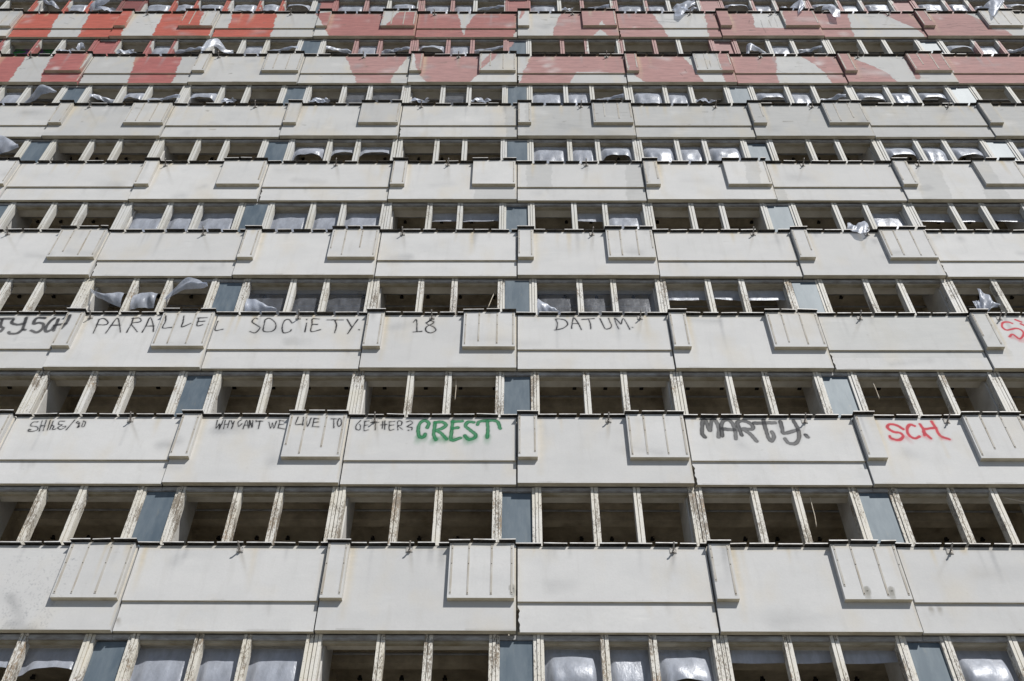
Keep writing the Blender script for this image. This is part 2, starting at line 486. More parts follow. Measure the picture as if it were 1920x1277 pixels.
STROKES += S(2, (260, 570), 6, BLK, 2.7,
    "305,135 300,200 270,270 370,265;510,135 500,200 485,260 585,220;680,160 655,245 720,235;665,160 770,155;665,200 745,195;890,195 860,295 945,285;"
    "1340,170 1310,160 1275,200 1330,240 1365,270 1310,325 1250,310;1420,180 1470,160 1535,210 1540,270 1490,310 1405,305 1410,240 1420,180;"
    "1725,215 1690,175 1640,190 1615,260 1630,325 1700,310 1715,290;1890,172 1892,178;1890,215 1870,315")
STROKES += S(2, (540, 570), 6, BLK, 2.7,
    "350,170 275,170 270,230 260,310 365,290;270,230 330,230;440,180 620,180;525,180 545,240 525,325;665,175 715,260;785,175 730,250 670,335;798,289 802,292;"
    "1410,205 1445,180 1450,310;1410,315 1505,308;1600,185 1560,220 1640,260 1660,300 1600,325 1550,300 1560,255 1620,225 1640,200 1600,185")
STROKES += S(2, (1000, 570), 6, BLK2, 2.6,
    "250,175 270,220 260,290;240,295 330,275 385,230 360,185 300,170 250,170;430,275 440,200 455,155 500,210 540,290;435,220 500,220;545,175 685,165;620,170 640,220 645,280;"
    "750,165 780,230 810,280 860,275 880,245 860,200 845,160;960,280 930,220 915,160 960,200 985,225 1010,165 1050,220 1085,285;1112,264 1118,266")
STROKES += S(2, (1780, 520), 7.98, REDS, 4.6,
    "940,690 880,670 800,680 790,740 860,790 1000,765 1090,800 1110,860 1050,920 950,855 900,890;990,636 1075,668;1070,698 1130,725", 0.9)
STROKES += S(2, (1780, 520), 7.98, REDS, 9, "930,900 1100,925;1060,950 1140,960", 4.0, 0.4, 0.25)
# row 1: SHILE/80   WHY CAN'T WE LIVE TO GETHER?   CREST   MARTY.   SCH
STROKES += S(1, (0, 760), 6, BLK, 2.3,
    "425,185 370,190 345,230 410,240 425,270 380,290 320,290 325,270 345,275;475,170 440,290;520,170 485,285;460,230 505,230;565,170 530,280;600,175 560,270;580,225 605,235 590,270 625,265;"
    "725,180 670,180 660,215 700,220 650,250 680,270 730,250 735,235 700,240;840,165 745,275;875,180 895,205 870,245 890,240 885,210 860,195 875,180;940,175 920,235 945,235 960,190 940,175")
STROKES += S(1, (380, 770), 6, BLK, 2.3,
    "165,110 150,200 190,150 185,210 235,105;255,110 235,205;300,115 280,195;245,155 290,155;320,115 335,150;355,120 325,205;435,105 400,130 405,180 440,150;455,205 495,110 515,200;475,165 510,165;"
    "525,190 530,110 555,190 565,110;600,110 603,130;605,120 675,120;645,120 625,205;745,130 765,200 785,140 800,200 830,120;870,110 850,195;860,110 915,120;860,160 910,155;850,195 925,210;"
    "1075,75 1045,155 1110,155;1135,75 1125,165;1165,95 1180,180 1220,85;1255,90 1235,180;1250,90 1305,95;1245,135 1300,130;1235,180 1305,185;1445,95 1510,95;1475,95 1475,195;1535,90 1515,140 1530,180 1560,150 1555,100 1535,90")
STROKES += S(1, (640, 770), 6, BLK, 2.3,
    "215,110 170,160 165,205 205,215 215,170 200,150;265,120 255,220 300,215;260,120 310,115;260,165 300,160;330,135 420,130;385,130 380,215;465,120 460,200;490,115 487,210;445,160 510,155;"
    "540,125 540,215 590,210;540,125 600,120;540,165 590,160;635,215 635,120 680,125 670,165 635,165 685,210;735,125 780,115 800,140 760,165 740,180 795,190 790,215;753,219 757,221")
STROKES += S(1, (640, 770), 6, GRN, 12, "865,300 850,400;935,290 925,370;1045,320 1000,400;1075,320 1095,370;1150,300 1140,390;1185,320 1195,370;1260,320 1310,340;1400,300 1400,410;1450,320 1440,390;1500,300 1505,370;1640,290 1640,400", 4.5, 0.62, 0.0)
STROKES += S(1, (640, 770), 6, GRN, 7.4,
    "965,190 985,140 940,110 885,140 865,220 880,295 930,290 945,260;1055,130 1040,260 1065,325;1050,135 1130,125 1180,160 1130,200 1070,220 1120,250 1185,320;"
    "1250,120 1245,210 1235,330 1340,305;1250,120 1360,118;1250,200 1310,190;1490,130 1430,125 1395,170 1450,220 1510,270 1490,310 1430,320 1390,280;1535,155 1560,120 1740,115 1785,200;1640,120 1650,220 1640,300",
    0.8, 1, 1, GRN * 0.62)
STROKES += S(1, (1290, 770), 6, GRY, 8.4,
    "190,295 160,250 165,115 200,110 245,222 265,112 310,112 345,200 345,295;385,285 375,180 400,110 470,110 520,180 540,315;390,205 520,215;605,275 570,190 560,128 640,118 720,160 720,208 620,205 700,260 770,340;"
    "740,140 980,135;850,105 870,200 910,310 945,340 965,290 945,240;1040,122 1060,210 1085,255 1230,215;1185,112 1240,210 1245,320 1200,372 1130,362 1090,315;1325,275 1345,295", 0.8, 0.95, 0.8, GRY * 0.45)
STROKES += S(1, (1600, 770), 6, REDS, 6.2,
    "560,205 490,165 410,152 385,190 450,235 530,250 560,290 510,330 430,310 410,285;690,170 640,155 605,200 625,270 690,310 745,290;750,150 790,210 800,275;790,240 870,310;810,205 930,190;880,122 930,200 980,280 1080,320", 0.9)
STROKES += S(1, (1600, 770), 6, REDS, 9, "430,320 560,335;600,300 650,350;800,285 870,330;1000,310 1090,325", 4.0, 0.45, 0.15)
# row 6/7: dark hairline cracks, rows of drips
CRK = lin(40, 36, 34)
for row, txt in ((7, "1776,46 1800,44 1820,45 1850,43;1758,51 1780,51 1800,48 1822,52 1845,49;1832,55 1850,58 1836,56;1654,46 1690,48;1618,30 1640,31;1230,40 1260,42;1186,49 1200,48 1226,50;1246,36 1275,37;1250,41 1270,43;1192,31 1215,32;1405,38 1404,44;1426,38 1430,50 1436,62;1441,38 1446,50;1452,33 1458,50;1562,44 1588,43;1506,60 1512,61;1484,55 1490,63;130,32 140,36;120,43 128,45;272,46 283,46;256,42 262,43;283,42 294,42;860,58 872,60"),
                 (6, "1604,147 1620,145 1640,147 1660,146 1685,147;1712,146 1742,146;1626,141 1636,140;1617,120 1626,121;1616,128 1622,129;1648,127 1660,128;1458,132 1470,136 1490,138 1520,137;1490,125 1505,125;1282,146 1290,146;1284,130 1287,135;1276,138 1280,142;1094,124 1102,126;1472,152 1478,153;1500,152 1508,153;1330,114 1333,126;36,129 48,128")):
    STROKES += S(row, (0, 0), 1, CRK, 0.9, txt, 0.5, 0.85, 0.5)
# row 0: mottled growth on the left corner panel, patched screw holes on covers
for i in range(420):
    t = rng.random(); x = 4 + 150 * rng.random() * (1 - 0.45 * t); y = 1042 + 138 * t
    STROKES += S(0, (x, y), 1, lin(112, 120, 130), 0.8 + 1.2 * rng.random() ** 2, "0,0 %.1f,%.1f" % (rng.normal() * 1.5, rng.normal() * 1.8), 0.9, 0.36, 0.2)
STROKES += S(0, (0, 0), 1, lin(118, 120, 124), 16, "20,1170 60,1178;20,1120 40,1160", 9, 0.35, 0.2)
for x, y in ((961, 1103), (1626, 1107), (1672, 1107)):
    STROKES += S(0, (x, y), 1, lin(168, 166, 158), 11, "-1,-3 1,5;0,2 2,12", 1.5, 0.9, 0.6)
    STROKES += S(0, (x, y), 1, lin(50, 46, 42), 2.0, "-1,0 1,1", 0.7)
for x, y in ((1747, 1139), (1763, 1139), (220, 1160)):
    STROKES += S(0, (x, y), 1, lin(150, 142, 126), 9, "0,0 2,9", 3.5, 0.6, 0.15)
# rust and water trails below the flag holders are added once their places are known

POLYW = {}
for plane in (0.0, -0.108, 0.12):
    POLYW[plane] = ([(r, c, s, at(np.array(p)[:, 0], np.array(p)[:, 1], plane)[:, (0, 2)]) for r, c, s, p in POLYS],
                    [(r, c, 1, at(np.array(p)[:, 0], np.array(p)[:, 1], plane)[:, (0, 2)]) for r, c, p in WINPOLYS])
STROKEW = {}


def convert_strokes():
    for plane in (0.0, -0.108):
        out = []
        for row, p, col, w, soft, a0, a1, ol in STROKES:
            P = at(p[:, 0], p[:, 1], plane)
            m = p.mean(0)
            sc = np.linalg.norm(at(m[0] + 1, m[1], plane) - at(m[0], m[1], plane))
            out.append((row, P[:, (0, 2)], col, w * sc / 2, max(soft * sc, 0.004), a0, a1, ol))
        STROKEW[plane] = out


def inside(P, poly):
    x, z = P[:, 0], P[:, 1]
    c = np.zeros(len(P), bool)
    n = len(poly)
    for i in range(n):
        x0, z0 = poly[i]; x1, z1 = poly[(i + 1) % n]
        m = ((z0 > z) != (z1 > z))
        with np.errstate(divide='ignore', invalid='ignore'):
            c ^= m & (x < (x1 - x0) * (z - z0) / (z1 - z0 + 1e-12) + x0)
    return c


def wob(P, k):
    x, z = P[:, 0], P[:, 1]
    return k * (np.sin(7.1 * z + 2.3 * x) + 0.7 * np.sin(17.3 * z - 5 * x + 1) + 0.5 * np.sin(41 * z + 13 * x) + 0.4 * np.sin(83 * z + 29 * x))


def paint_rgba(P, row, plane, win=False, strokes=True):
    """P: (n,2) facade X,Z -> rgba"""
    rgba = np.zeros((len(P), 4))
    Q = P.copy(); Q[:, 0] += wob(P, 0.018)
    lo, hi = P.min(0) - 0.3, P.max(0) + 0.3
    for r, c, s, poly in POLYW[plane][1 if win else 0]:
        if r != row or poly[:, 0].max() < lo[0] or poly[:, 0].min() > hi[0]:
            continue
        m = inside(Q, poly)
        if c is None:
            rgba[m, 3] = 0
        else:
            rgba[m, :3] = c; rgba[m, 3] = s
    if win or not strokes:
        return rgba
    for r, L, c, hw, soft, a0, a1, ol in STROKEW[plane]:
        if r != row:
            continue
        mg = hw * 1.4 + 2 * soft + 0.05
        if L[:, 0].max() + mg < lo[0] or L[:, 0].min() - mg > hi[0]:
            continue
        sel = np.where((P[:, 0] > L[:, 0].min() - mg) & (P[:, 0] < L[:, 0].max() + mg) & (P[:, 1] > L[:, 1].min() - mg) & (P[:, 1] < L[:, 1].max() + mg))[0]
        if not len(sel):
            continue
        p = P[sel]
        seg = np.linalg.norm(np.diff(L, axis=0), axis=1); tot = max(seg.sum(), 1e-6); acc = 0
        best = np.full(len(p), 1e9); tb = np.zeros(len(p))
        for i in range(len(L) - 1):
            a, b = L[i], L[i + 1]; ab = b - a
            t = np.clip(((p - a) @ ab) / max(ab @ ab, 1e-9), 0, 1)
            d = np.linalg.norm(p - a - t[:, None] * ab, axis=1)
            m = d < best
            best[m] = d[m]; tb[m] = (acc + t[m] * seg[i]) / tot
            acc += seg[i]
        kw = 0.20 if hw < 0.02 else 0.09
        wv = hw * (1 + kw * np.sin(21 * p[:, 0] + 13 * p[:, 1] + tot * 9) + 0.6 * kw * np.sin(61 * p[:, 0] - 47 * p[:, 1]))
        al = np.clip((wv + soft - best) / (2 * soft), 0, 1)
        al = al * al * (3 - 2 * al) * (a0 + (a1 - a0) * tb)
        if hw < 0.06 and r in FINE and a0 > 0.7:
            al = np.maximum(al, 0.22 * np.clip(1 - best / (hw + 0.045), 0, 1))
        if not al.any():
            continue
        cc = np.broadcast_to(c, (len(p), 3)).copy()
        if ol is not None:
            k = np.clip((best / hw - 0.45) / 0.3, 0, 1)[:, None]
            cc = cc * (1 - k) + ol * k
            al = al * np.where(best / hw < 0.5, 0.9, 1.0)
        old = rgba[sel]
        na = al + old[:, 3] * (1 - al)
        col = (cc * al[:, None] + old[:, :3] * (old[:, 3] * (1 - al))[:, None]) / np.maximum(na, 1e-6)[:, None]
        rgba[sel, :3] = np.where(na[:, None] > 0, col, old[:, :3]); rgba[sel, 3] = na
    return rgba


# ------------------------------------------------------------------ flag holders (photo places -> facade X)
HOLD = {0: [450, 768, 1262, 1780], 1: [245, 703, 1141, 1508, 1775], 2: [170, 560, 810, 1200, 1612, 1873], 3: [15, 382, 755, 1110, 1412, 1625],
        4: [311, 630, 840, 1099, 1505, 1721], 5: [168, 479, 790, 1089, 1341, 1522, 1776], 6: [59, 411, 682, 860, 1137, 1426, 1608],
        7: [277, 546, 815, 1073, 1293, 1445, 1666]}
HOLDX = {}
for n, xs in HOLD.items():
    v = px((0, 0, zrow(n) + 1.70))[1]
    HOLDX[n] = [float(at(x, v, 0.0)[0]) for x in xs]
    for x in xs:
        k = (v + 1080) / 2200
        STROKES += S(n, (x, v + 3), 1, lin(158, 148, 128), 6 * k, "0,0 %.1f,%.1f" % ((x - 969) * 0.035 * -1 * k, 62 * k), 5 * k, 0.30, 0.0)
        if rng.random() < 0.5:
            STROKES += S(n, (x + 3, v + 3), 1, lin(140, 136, 130), 3 * k, "0,0 %.1f,%.1f" % ((x - 969) * 0.02 * -1 * k, 40 * k), 3 * k, 0.35, 0.0)
convert_strokes()

KR = {0: (-4, 3), 1: (-5, 4), 2: (-5, 4), 3: (-5, 4), 4: (-6, 5), 5: (-6, 5), 6: (-6, 5), 7: (-7, 6)}
KMIN, KMAX = -9, 8


def is_box(n, k):
    return (n + k) % 2 != 0


def stain(n, pts, col, hw, soft, a0, a1):
    L = np.array(pts, float)
    for plane in (0.0, -0.108):
        STROKEW[plane].insert(0, (n, L, np.array(col), hw, soft, a0, a1, None))


CREAM, GREYW, SOOT, PALE = (0.56, 0.47, 0.31), (0.33, 0.335, 0.34), (0.13, 0.115, 0.09), (0.66, 0.66, 0.65)
for n in range(8):
    for k in range(KR[n][0], KR[n][1] + 1):
        ox, oz = k * W, zrow(n)
        old = n >= 5
        q = rng.random
        if is_box(n, k):
            x = ox + 0.47 + 0.03 * q()
            stain(n, [(x, oz + 1.75), (x + 0.02, oz + 0.9), (x - 0.01, oz + 0.25)], CREAM, 0.05, 0.09, 0.45 + 0.3 * q(), 0.15)
            stain(n, [(ox + 3.57, oz + 1.75), (ox + 3.57, oz + 0.1)], CREAM, 0.02, 0.03, 0.6, 0.35)
        else:
            for x in (ox + 0.05, ox + W - 0.05):
                stain(n, [(x, oz + 1.72), (x, oz + 0.1 + 0.6 * q())], CREAM, 0.03, 0.07, 0.4 * q(), 0.25 * q())
            stain(n, [(ox + 0.3 + 2 * q(), oz + 0.62), (ox + 1.4 + 2 * q(), oz + 0.62)], SOOT, 0.008, 0.02, 0.35 * q(), 0.35 * q())
            for _ in range(3):
                x = ox + 0.3 + 3 * q()
                stain(n, [(x, oz + 0.56), (x + 0.05, oz + 0.42 - 0.2 * q())], SOOT if q() < 0.5 else CREAM, 0.03, 0.07, 0.30 * q(), 0.0)
        stain(n, [(ox + 0.2, oz + 1.77), (ox + W - 0.2, oz + 1.77)], CREAM, 0.03, 0.08, 0.55 * q(), 0.55 * q())
        for x in (ox + 0.02, ox + W - 0.02):
            z = 0.05 + 1.3 * q()
            stain(n, [(x, oz + z), (x, oz + z + 0.2 + 0.5 * q())], SOOT, 0.010, 0.03, 0.6 * q(), 0.5 * q())
        for _ in range(4):
            x = ox + 0.1 + 3.2 * q()
            stain(n, [(x, oz + 1.765), (x + 0.15 + 0.5 * q(), oz + 1.765)], SOOT, 0.010, 0.035, 0.45 * q(), 0.45 * q())
            stain(n, [(x, oz + 0.02), (x + 0.2 + 0.6 * q(), oz + 0.02)], SOOT, 0.006, 0.025, 0.5 * q(), 0.4 * q())
        for _ in range(10 if old else 8):      # rain trails from the coping joints
            x = ox + 0.1 + 3.4 * q()
            l = 0.15 + 1.1 * q() ** 1.6
            stain(n, [(x, oz + 1.78), (x + 0.02 * rng.normal(), oz + 1.78 - l)], GREYW if q() < 0.6 else CREAM, 0.012 + 0.05 * q() ** 2, 0.03 + 0.05 * q(), 0.78 * q(), 0.0)
        for _ in range(5 if old else 3):      # broad wiped or washed patches
            x, z = ox + 0.2 + 3.2 * q(), oz + 0.15 + 1.5 * q()
            stain(n, [(x, z), (x + rng.normal() * 0.5, z + rng.normal() * 0.12)], PALE if q() < 0.5 else GREYW, 0.03 + 0.12 * q(), 0.10 + 0.14 * q(), 0.60 * q(), 0.38 * q())
        if old:
            for _ in range(5 if k >= 0 else 2):
                x, z = ox + 0.2 + 3.2 * q(), oz + 0.4 + 1.35 * q()
                stain(n, [(x, z), (x + rng.normal() * 0.16, z + rng.normal() * 0.03)], SOOT, 0.012 + 0.02 * q(), 0.03, 0.75 * q(), 0.4 * q())


block = bpy.data.objects.new("office_block", None)
COL.objects.link(block)
block["label"] = "derelict high-rise office block with pale concrete panels, flaking windows, graffiti and faded mural"
block["category"] = "building"

# ------------------------------------------------------------------ panels
FINE = {1, 2}
PANEL_LABEL = {
    (1, -3): "panel with small black signature and the number 80", (1, -2): "panel asking WHY CAN'T WE LIVE TO in thin black letters",
    (1, -1): "panel with green spray-painted CREST beside black GETHER?", (1, 1): "panel with thick grey spray-painted MARTY",
    (1, 2): "panel with red spray-painted SCH", (2, -4): "panel with thick black TY. and SCH tags", (2, -3): "panel with thin black letters PARALLEL",
    (2, -2): "panel with thin black letters SOCIETY", (2, -1): "panel with the black number 18", (2, 0): "panel with thin black word DATUM",
    (2, 3): "panel with a red spray-painted S",
    (7, -5): "panel with red and white mural stripes", (7, -4): "panel with red mural patches around bare concrete",
    (7, -3): "panel with one broad red mural stripe", (7, -2): "panel almost wholly painted dull pink", (7, -1): "dull pink panel with a pale wedge",
    (6, -5): "panel painted brick red at its left end and cover", (6, -4): "panel with one broad brick red stripe",
    (6, -2): "panel with a pink tapering shape", (6, -1): "panel painted mostly pale pink", (6, 0): "panel with large pale pink patch",
    (6, 4): "panel painted almost wholly pink",
}
holder_mesh = None


def make_holder():
    b = MB()
    b.box((-0.065, -0.012, -0.062), (0.065, -0.001, 0.062), 1)
    b.tube([(0, -0.01, -0.03), (0, -0.055, -0.012), (0.004, -0.17, 0.035), (0.004, -0.20, 0.065)], [0.016, 0.017, 0.016, 0.016], 0, 8)
    b.tube([(0, -0.012, -0.045), (0, -0.05, -0.035)], 0.026, 0, 8)
    for sx in (-0.045, 0.045):
        for sz in (-0.04, 0.04):
            b.box((sx - 0.009, -0.019, sz - 0.009), (sx + 0.009, -0.012, sz + 0.009), 0)
    return b.mesh("flag_holder", [STEEL, PLATE])


holder_mesh = make_holder()
COVER_Y = -0.108


def make_coping(spans, glint_share):
    b = MB()
    for a, c, y0 in spans:
        b.box((a + 0.004, y0 + 0.012, 1.802), (c - 0.004, y0 + 0.2 if y0 == 0 else 0.0, 1.828), 1)
        x = a - 0.02
        while x < c - 0.02:
            l = random.uniform(0.30, 0.52)
            e = min(x + l, c + 0.015)
            if c - e < 0.14:
                e = c + 0.015
            j0, j1 = random.gauss(0, 0.0035), random.gauss(0, 0.0035)
            if random.random() < 0.06:
                j0 += random.choice((-0.012, 0.014))
            yo = y0 - 0.058 - random.uniform(0, 0.014)
            for (zl, zh, yf, yb, mi) in ((1.832, 1.842, yo, y0 + 0.17 if y0 == 0 else 0.02, 1), (1.832, 1.851, yo - 0.004, yo, 0 if random.random() < glint_share else 1)):  # sheet near-black for its shaded underside; pale lip paints the sun glint
                V = [(x, yf, zl + j0), (e, yf, zl + j1), (e, yb, zl + j1), (x, yb, zl + j0), (x, yf, zh + j0), (e, yf, zh + j1), (e, yb, zh + j1), (x, yb, zh + j0)]
                b.add(V, [(0, 1, 5, 4), (1, 2, 6, 5), (2, 3, 7, 6), (3, 0, 4, 7), (3, 2, 1, 0), (4, 5, 6, 7)], mi)
            x = e + random.uniform(0.045, 0.075)
    return b


def make_cover(x0, x1, zb, battens, res):
    b = MB()
    b.box((x0, COVER_Y, zb), (x1, 0.0, 1.80), 0, skip=('front', 'back', 'bottom'))
    b.front(x0, x1, zb, 1.80, COVER_Y, res, 0)
    b.add([(x0, COVER_Y, zb), (x1, COVER_Y, zb), (x1, 0, zb), (x0, 0, zb)], [(3, 2, 1, 0)], 1)
    for x in battens:
        zt, z1 = 1.795, zb + 0.075 + random.uniform(-0.01, 0.012)
        w = random.uniform(0.016, 0.021)
        if random.random() < 0.2:
            z1 += random.uniform(0.0, 0.35)
        b.box((x - w, COVER_Y - 0.007, z1), (x + w, COVER_Y, zt), 2, skip=('back',))
        for z in (z1 + 0.03, (z1 + zt) / 2 + 0.1, zt - 0.12):
            b.box((x - 0.008, COVER_Y - 0.011, z - 0.008), (x + 0.008, COVER_Y - 0.007, z + 0.008), 3)
    return b


def panel(n, k):
    old = n >= 5
    mat = CONCO if old else CONCP
    ox, oz = k * W, zrow(n)
    res = 0.013 if n in FINE else 0.022 if n in (6, 7) else 0.013 if (n, k) == (0, -3) else 0.022 if n == 0 else 0.03
    if not (KR[n][0] < k < KR[n][1]):
        res = 0.6
    g = 0.016

    def pt(plane):
        def f(V):
            P = V[:, (0, 2)] + np.array([ox, oz])
            return paint_rgba(P, n, plane)
        return f
    b = MB()
    jy = random.uniform(-0.005, 0.005)
    chip = (not is_box(n, k)) and ((n * 7 + k * 3) % 5 in (0, 2))
    x0, x1 = g, W - g
    if is_box(n, k):
        b.box((x0, 0, 0), (x1, 0.118, 1.80), 0, skip=('front', 'bottom'))
        b.front(x0, x1, 0, 1.80, 0, res)
        b.add([(x0, 0, 0), (x1, 0, 0), (x1, 0.118, 0), (x0, 0.118, 0)], [(3, 2, 1, 0)], 1)
    else:
        def warp(P):
            if chip:
                x = P[..., 0] - x0; z = P[..., 2]
                k_ = np.exp(-x / 0.05) * np.clip((0.52 - z) / 0.1, 0, 1)
                P[..., 0] += k_ * (0.028 + 0.013 * np.sin(17 * z) + 0.008 * np.sin(43 * z + 1))
            return P
        b.box((x0, 0, 0.60), (x1, 0.118, 1.80), 0, skip=('front', 'bottom'))
        b.box((x0 + (0.05 if chip else 0), 0.045, 0), (x1, 0.118, 0.60), 0, skip=('front', 'bottom', 'top'))
        b.front(x0, x1, 0.60, 1.80, 0, res)
        b.front(x0, x1, 0, 0.60, 0.045, res, 0, warp)
        b.add([(x0, 0.0, 0.60), (x1, 0.0, 0.60), (x1, 0.045, 0.60), (x0, 0.045, 0.60)], [(3, 2, 1, 0)], 1)
        b.add([(x0, 0.045, 0), (x1, 0.045, 0), (x1, 0.118, 0), (x0, 0.118, 0)], [(3, 2, 1, 0)], 1)
    p = b.build("facade_panel", [mat, SOFF], block, (ox, jy, oz), pt(0.0))
    if (n, k) in PANEL_LABEL:
        p["label"] = PANEL_LABEL[(n, k)]
    glint_share = {0: 1.0, 1: 1.0, 2: 0.95, 3: 0.75, 4: 0.45, 5: 0.25, 6: 0.35, 7: 0.3}[n] * (1.0 if k >= 0 or n < 2 else 0.8)  # share of lips coloured as catching the sun, by row and side
    if is_box(n, k):
        dz = random.uniform(-0.008, 0.008)
        nb = [0.055, 0.375] if random.random() < 0.85 else [0.06]
        s = make_cover(0.026, 0.43, 0.598 + dz, nb if n != 7 or k > 2 else [], max(res, 0.013)).build("cover_strip", [mat, SOFF, BATTEN, DARK], p, (0, 0, 0), pt(COVER_Y))
        plain = (n == 4) or (n, k) in ((7, 0), (7, 2), (6, -5), (6, 4), (5, -2))
        wb = [3.50] if plain else [2.385, 2.70, 3.13, 3.505]
        make_cover(2.335, 3.55, 0.598 - dz, wb, max(res, 0.013)).build("cover_box", [mat, SOFF, BATTEN, DARK], p, (0, 0, 0), pt(COVER_Y))
        spans = [(0.02, 0.44, COVER_Y), (0.44, 2.33, 0.0), (2.33, 3.565, COVER_Y), (3.565, 3.6, 0)]
    else:
        spans = [(0, W, 0.0)]
    make_coping(spans[:3], glint_share).build("coping", [METAL, BITU_SHADE], p)
    for hx in HOLDX.get(n, []):
        if 0 <= hx - ox < W:
            place("flag_holder", holder_mesh, p, (hx - ox, 0, 1.712 + random.uniform(-0.01, 0.01)), (0, random.gauss(0, 0.05), random.gauss(0, 0.06)))


for n in range(8):
    for k in range(KR[n][0], KR[n][1] + 1):
        panel(n, k)

# ------------------------------------------------------------------ windows
WZ0, WZ1 = 1.80, H


def mullion_bm(x0, x1, nz, groove=True):
    b = MB()
    w = x1 - x0
    b.box((x0, 0.160, WZ0), (x1, 0.31, WZ1 - 0.02), 0, nz)
    m = x0 + w * (0.44 + random.uniform(-0.04, 0.04))
    b.box((x0 + 0.002, 0.122, WZ0), (m - 0.009, 0.160, WZ1 - 0.003), 0, nz, skip=('back',))
    b.box((m + 0.009, 0.128, WZ0), (x1 - 0.002, 0.160, WZ1 - 0.003), 0, nz, skip=('back',))
    return b


def wide_bm(x0, x1, nz, laths):
    b = MB()
    b.box((x0, 0.168, WZ0), (x1, 0.31, WZ1 - 0.02), 0, nz)
    n = len(laths)
    e = np.linspace(x0, x1, n + 1)
    for i, y in enumerate(laths):
        b.box((e[i] + 0.006, y, WZ0), (e[i + 1] - 0.006, 0.168, WZ1 - 0.003), 0, nz, skip=('back',))
    return b


def sharedmesh(cache, key, maker):
    if key not in cache:
        cache[key] = maker()
    return cache[key]


CACHE = {}
PARTSX = {'m1': (1.49, 1.64), 'm2': (2.338, 2.484), 'jamb': (0.298, 0.492), 'joint': (3.458, 3.597)}


def mirror(seg, k):
    return seg if k % 2 == 0 else (W - seg[1], W - seg[0])


for n in range(-1, 8):
    lo, hi = KR[max(n, 0)]
    fm = FRAME[0] if n <= 0 else FRAME[1] if n <= 2 else FRAME[3] if n in (6, 7) else FRAME[2]
    for k in range(lo, hi + 1):
        ox, oz = k * W, zrow(n)
        painted = n in (6, 7)
        nz = 14 if painted else 1

        def pw(V, ox=ox, oz=oz, n=n):
            return paint_rgba(V[:, (0, 2)] + np.array([ox, oz]), n, 0.12, win=True)
        a, c = mirror((0.0, W), k)
        b = MB()
        b.box((0.004, 0.15, H - 0.088), (W - 0.004, 0.205, H - 0.004), 0)
        s0, s1 = mirror((0.49, 3.47), k)
        b.box((s0, 0.207, H - 0.132), (s1, 0.30, H - 0.006), 1)
        b.box((s0, 0.20, WZ0 + 0.002), (s1, 0.30, WZ0 + 0.07), 1)
        wo = b.build("window", [RAIL, RAIL2], block, (ox, 0, oz))
        for nm, key, laths in (("mullion", 'm1', None), ("mullion", 'm2', None), ("jamb", 'jamb', (0.145, 0.124, 0.131)), ("jamb", 'joint', (0.122, 0.132))):
            seg = mirror(PARTSX[key], k)
            if laths and k % 2:
                laths = laths[::-1]
            mk = (lambda seg=seg: mullion_bm(*seg, nz)) if laths is None else (lambda seg=seg, laths=laths: wide_bm(*seg, nz, laths))
            if painted:
                mk().build(nm, [fm], wo, (0, 0, 0), pw)
            else:
                me = sharedmesh(CACHE, (key, k % 2, fm.name, random.randrange(2)), lambda: mk().mesh(nm, [fm]))
                place(nm, me, wo, (0, random.uniform(-0.004, 0.004), 0), (0, random.gauss(0, 0.002), 0))
    for k in range(lo, hi + 2):
        if k % 2 == 0:
            ox, oz = k * W, zrow(n)

            def pw(V, ox=ox, oz=oz, n=n):
                return paint_rgba(V[:, (0, 2)] + np.array([ox, oz]), n, 0.12, win=True)
            b = MB()
            b.front(-0.297, 0.297, WZ0, H - 0.10, 0.172, 0.05 if n in (6, 7) else 0.7)
            b.box((-0.297, 0.172, WZ0), (0.297, 0.182, H - 0.10), 0, skip=('front',))
            go = b.build("glass_panel", [GLASSP], block, (ox, 0, oz), pw)
            go.rotation_euler = (random.gauss(0, 0.008), 0, random.gauss(0, 0.012))

